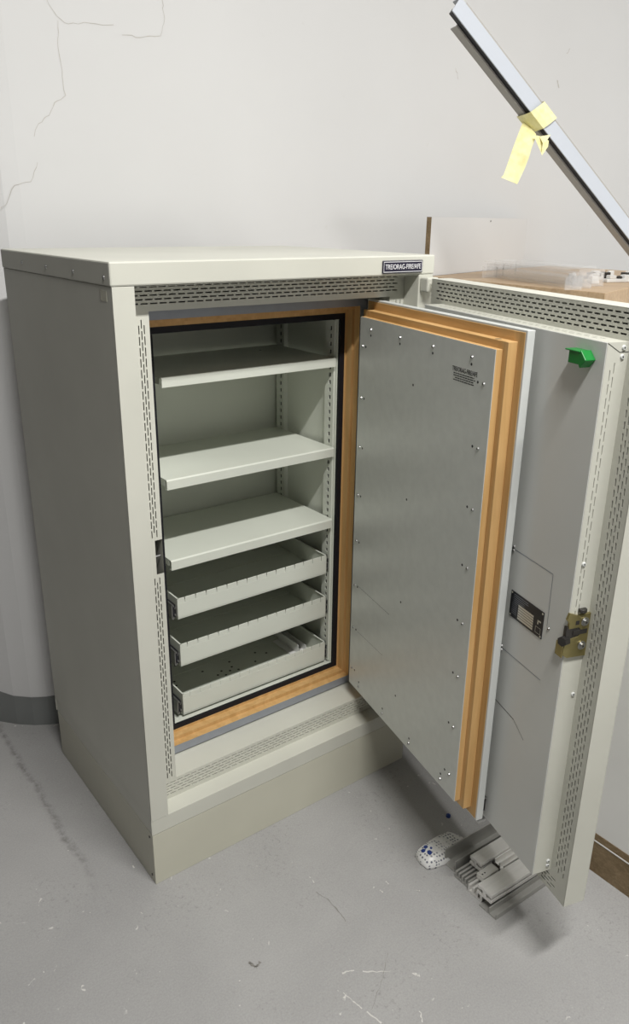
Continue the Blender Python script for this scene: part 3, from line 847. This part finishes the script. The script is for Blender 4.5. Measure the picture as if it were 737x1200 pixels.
ribbon([((625, 158), (634, 160)), ((630, 170), (643, 165)), ((635, 182), (642, 172))], [dT - .022, dT - .020, dT - .018])
knot_mb = tp; tp = MB()
ribbon([((632, 160), (645, 158)), ((636, 168), (640, 166)), ((634, 180), (638, 177))], [dT - .020, dT - .028, dT - .018])
knot2_mb = tp
tape = tape_mb.build('tape_wrap', M['tape'])
for o_ in (tape, tail_mb.build('tape_tail', M['tape'], tape), knot_mb.build('tape_fold', M['tape'], tape), knot2_mb.build('tape_fold', M['tape'], tape)):
    o_.modifiers.new('solid', 'SOLIDIFY').thickness = .0004
tag(tape, 'strip of yellow masking tape wrapped round the leaning profile, tail hanging', 'tape')

# ------------------------------------------------------------------ aluminium offcuts and pouch on the floor
def section_piece(name, poly, y, z, x0, x1, label, skew=-.03, mats=None):
    b = MB(); b.extrude(poly, (x0, y, z), (0, -1, 0), (0, 0, 1), ((x1 - x0), (x1 - x0) * skew, 0))
    o = b.build(name, mats or M['alu'], bevel=.0004, seg=1)
    tag(o, label, 'metal offcut', 'aluminium offcuts under the door'); return o
def tslot(w_, h_):   # box profile with slots open left and right
    return [(0, 0), (w_, 0), (w_, h_ * .36), (w_ * .72, h_ * .36), (w_ * .72, h_ * .28), (w_ * .6, h_ * .28), (w_ * .6, h_ * .7), (w_ * .72, h_ * .7), (w_ * .72, h_ * .62), (w_, h_ * .62), (w_, h_),
            (0, h_), (0, h_ * .64), (w_ * .25, h_ * .64), (w_ * .25, h_ * .7), (w_ * .38, h_ * .7), (w_ * .38, h_ * .28), (w_ * .25, h_ * .28), (w_ * .25, h_ * .36), (0, h_ * .36)]
def fins(w_, h_, n_, base=.3):
    p = [(0, 0), (w_, 0)]; t_ = w_ / (2 * n_ - 1)
    for k in range(n_):
        x1, x0 = w_ - 2 * k * t_, w_ - (2 * k + 1) * t_
        p += [(x1, h_), (x0, h_)]
        if k < n_ - 1: p += [(x0, h_ * base), (x0 - t_, h_ * base)]
    return p
M['taupe_metal'] = metal('dull_anodised', (.46, .455, .43), .4, .5, (.3, 4, 4))
def chan(w_, h_, t_=.0025): return [(0, 0), (w_, 0), (w_, h_ * .75), (w_ - t_, h_ * .75), (w_ - t_, t_), (t_, t_), (t_, h_), (0, h_)]
section_piece('channel_offcut', chan(.036, .044), -.350, .0, .588, .85, 'open dull grey channel, rearmost of the offcuts under the door', mats=M['taupe_metal'])
section_piece('profile_offcut', tslot(.034, .024), -.402, .024, .618, .85, 'slotted aluminium profile lying behind the middle of the offcut pile')
section_piece('profile_offcut', fins(.044, .020, 5), -.395, .0, .578, .84, 'ribbed grey profile under the rear of the offcut pile', mats=M['taupe_metal'])
section_piece('channel_offcut', [(0, 0), (.030, 0), (.030, .020), (.0275, .020), (.0275, .004), (.017, .004), (.017, .018), (.0145, .018), (.0145, .004), (.003, .004), (.003, .020), (0, .020)], -.4385, .0225, .662, .84, 'short narrow channel in the middle of the offcut pile')
section_piece('profile_offcut', fins(.042, .021, 4), -.441, .0, .572, .82, 'ribbed aluminium profile under the middle of the offcut pile')
section_piece('profile_offcut', tslot(.042, .024), -.470, .023, .568, .80, 'bright slotted aluminium profile at the front of the offcut pile', -.05)
section_piece('channel_offcut', [(0, 0), (.05, 0), (.05, .014), (.047, .014), (.047, .003), (.03, .003), (.03, .018), (.027, .018), (.027, .003), (0, .003)], -.485, .0, .562, .80, 'low dull grey rail nearest the camera under the offcut pile', mats=M['taupe_metal'])
b = MB(); b.box(.600, .652, -.462, -.440, .0225, .036, 0); b.box(.604, .648, -.459, -.443, .036, .0375, 0); b.box(.652, .656, -.462, -.440, .0225, .040, 1)
for k in range(2): b.cyl((.606 + k * .008, -.452, .0375), (0, 0, 1), .002, .001, 10, 1)
o = b.build('connector', [M['alu'], M['dark']], bevel=.0008, seg=1); tag(o, 'small metal connector block sitting in the offcut pile', 'metal fitting')

# dotted pouch
b = MB(); outl = [(.546, -.293), (.539, -.318), (.541, -.341), (.560, -.350), (.586, -.356), (.63, -.35), (.668, -.343), (.684, -.325), (.680, -.307), (.665, -.289), (.63, -.283), (.59, -.286)]
cx, cy = .61, -.318; rings = [(1.0, .0), (1.0, .004), (.96, .014), (.8, .022), (.45, .026)]
idx = []
for r, z in rings:
    row = []
    for i, (x, y) in enumerate(outl):
        zz_ = z * (1.15 - .5 * (x - .54) / .15) + (.0015 * math.sin(i * 2.3) if z > .01 else 0)
        row.append(b.vert((cx + (x - cx) * r, cy + (y - cy) * r, max(0.0005, zz_))))
    idx.append(row)
n = len(outl)
for a in range(len(rings) - 1):
    for i in range(n): b.f.append([idx[a][i], idx[a][(i + 1) % n], idx[a + 1][(i + 1) % n], idx[a + 1][i]]); b.m.append(0)
c = b.vert((cx, cy, .024))
for i in range(n): b.f.append([idx[-1][i], idx[-1][(i + 1) % n], c]); b.m.append(0)
b.f.append(idx[0][::-1]); b.m.append(0)
po = b.build('dotted_pouch', M['pouch'], smooth=True)
tag(po, 'crumpled white plastic pouch with grey dots and blue marks on the floor beside the offcuts', 'pouch')
from mathutils.bvhtree import BVHTree
bv = BVHTree.FromPolygons([v.co for v in po.data.vertices], [p.vertices for p in po.data.polygons])
for x, y, r_ in ((.556, -.310, .0055), (.563, -.324, .006), (.568, -.306, .0055), (.574, -.318, .003)):
    hit = bv.ray_cast(Vector((x, y, .2)), Vector((0, 0, -1)))
    b = MB(); b.cyl(hit[0] - hit[1] * .0004, hit[1], r_, .0010, 9); b.build('blue_mark', M['blue_ink'], po)
b = MB(); b.cyl((.712, -.245, 0), (0, 0, 1), .006, .006, 8)
b.cyl((.712, -.245, .006), (0, 0, 1), .003, .002, 8)
o = b.build('bottle_cap', M['blue_ink']); tag(o, 'tiny dark blue cap on the floor behind the dotted pouch', 'cap')

# ------------------------------------------------------------------ light
def area(name, loc, sx, sy, power, col, rot=(0, 0, 0)):
    l = bpy.data.lights.new(name, 'AREA'); l.shape = 'RECTANGLE'; l.size = sx; l.size_y = sy; l.energy = power; l.color = col
    o = bpy.data.objects.new(name, l); C.objects.link(o); o.location = loc; o.rotation_euler = rot; return o
area('ceiling_tube_light', (.0, -1.6, 3.3), 1.4, .12, 116, (1, .985, .96))
area('ceiling_tube_light', (2.95, -1.6, 3.3), 1.2, .12, 62, (1, .985, .96))  # unseen second tube, assumed in the row to brighten the right wall
wd = bpy.data.worlds.new('world'); sc.world = wd; wd.use_nodes = True
bg = wd.node_tree.nodes['Background']; bg.inputs[0].default_value = (.95, .86, .82, 1); bg.inputs[1].default_value = .03

sc.view_settings.view_transform = 'Standard'; sc.view_settings.look = 'None'
sc.view_settings.gamma = 1; sc.view_settings.use_curve_mapping = False; sc.view_settings.exposure = 0
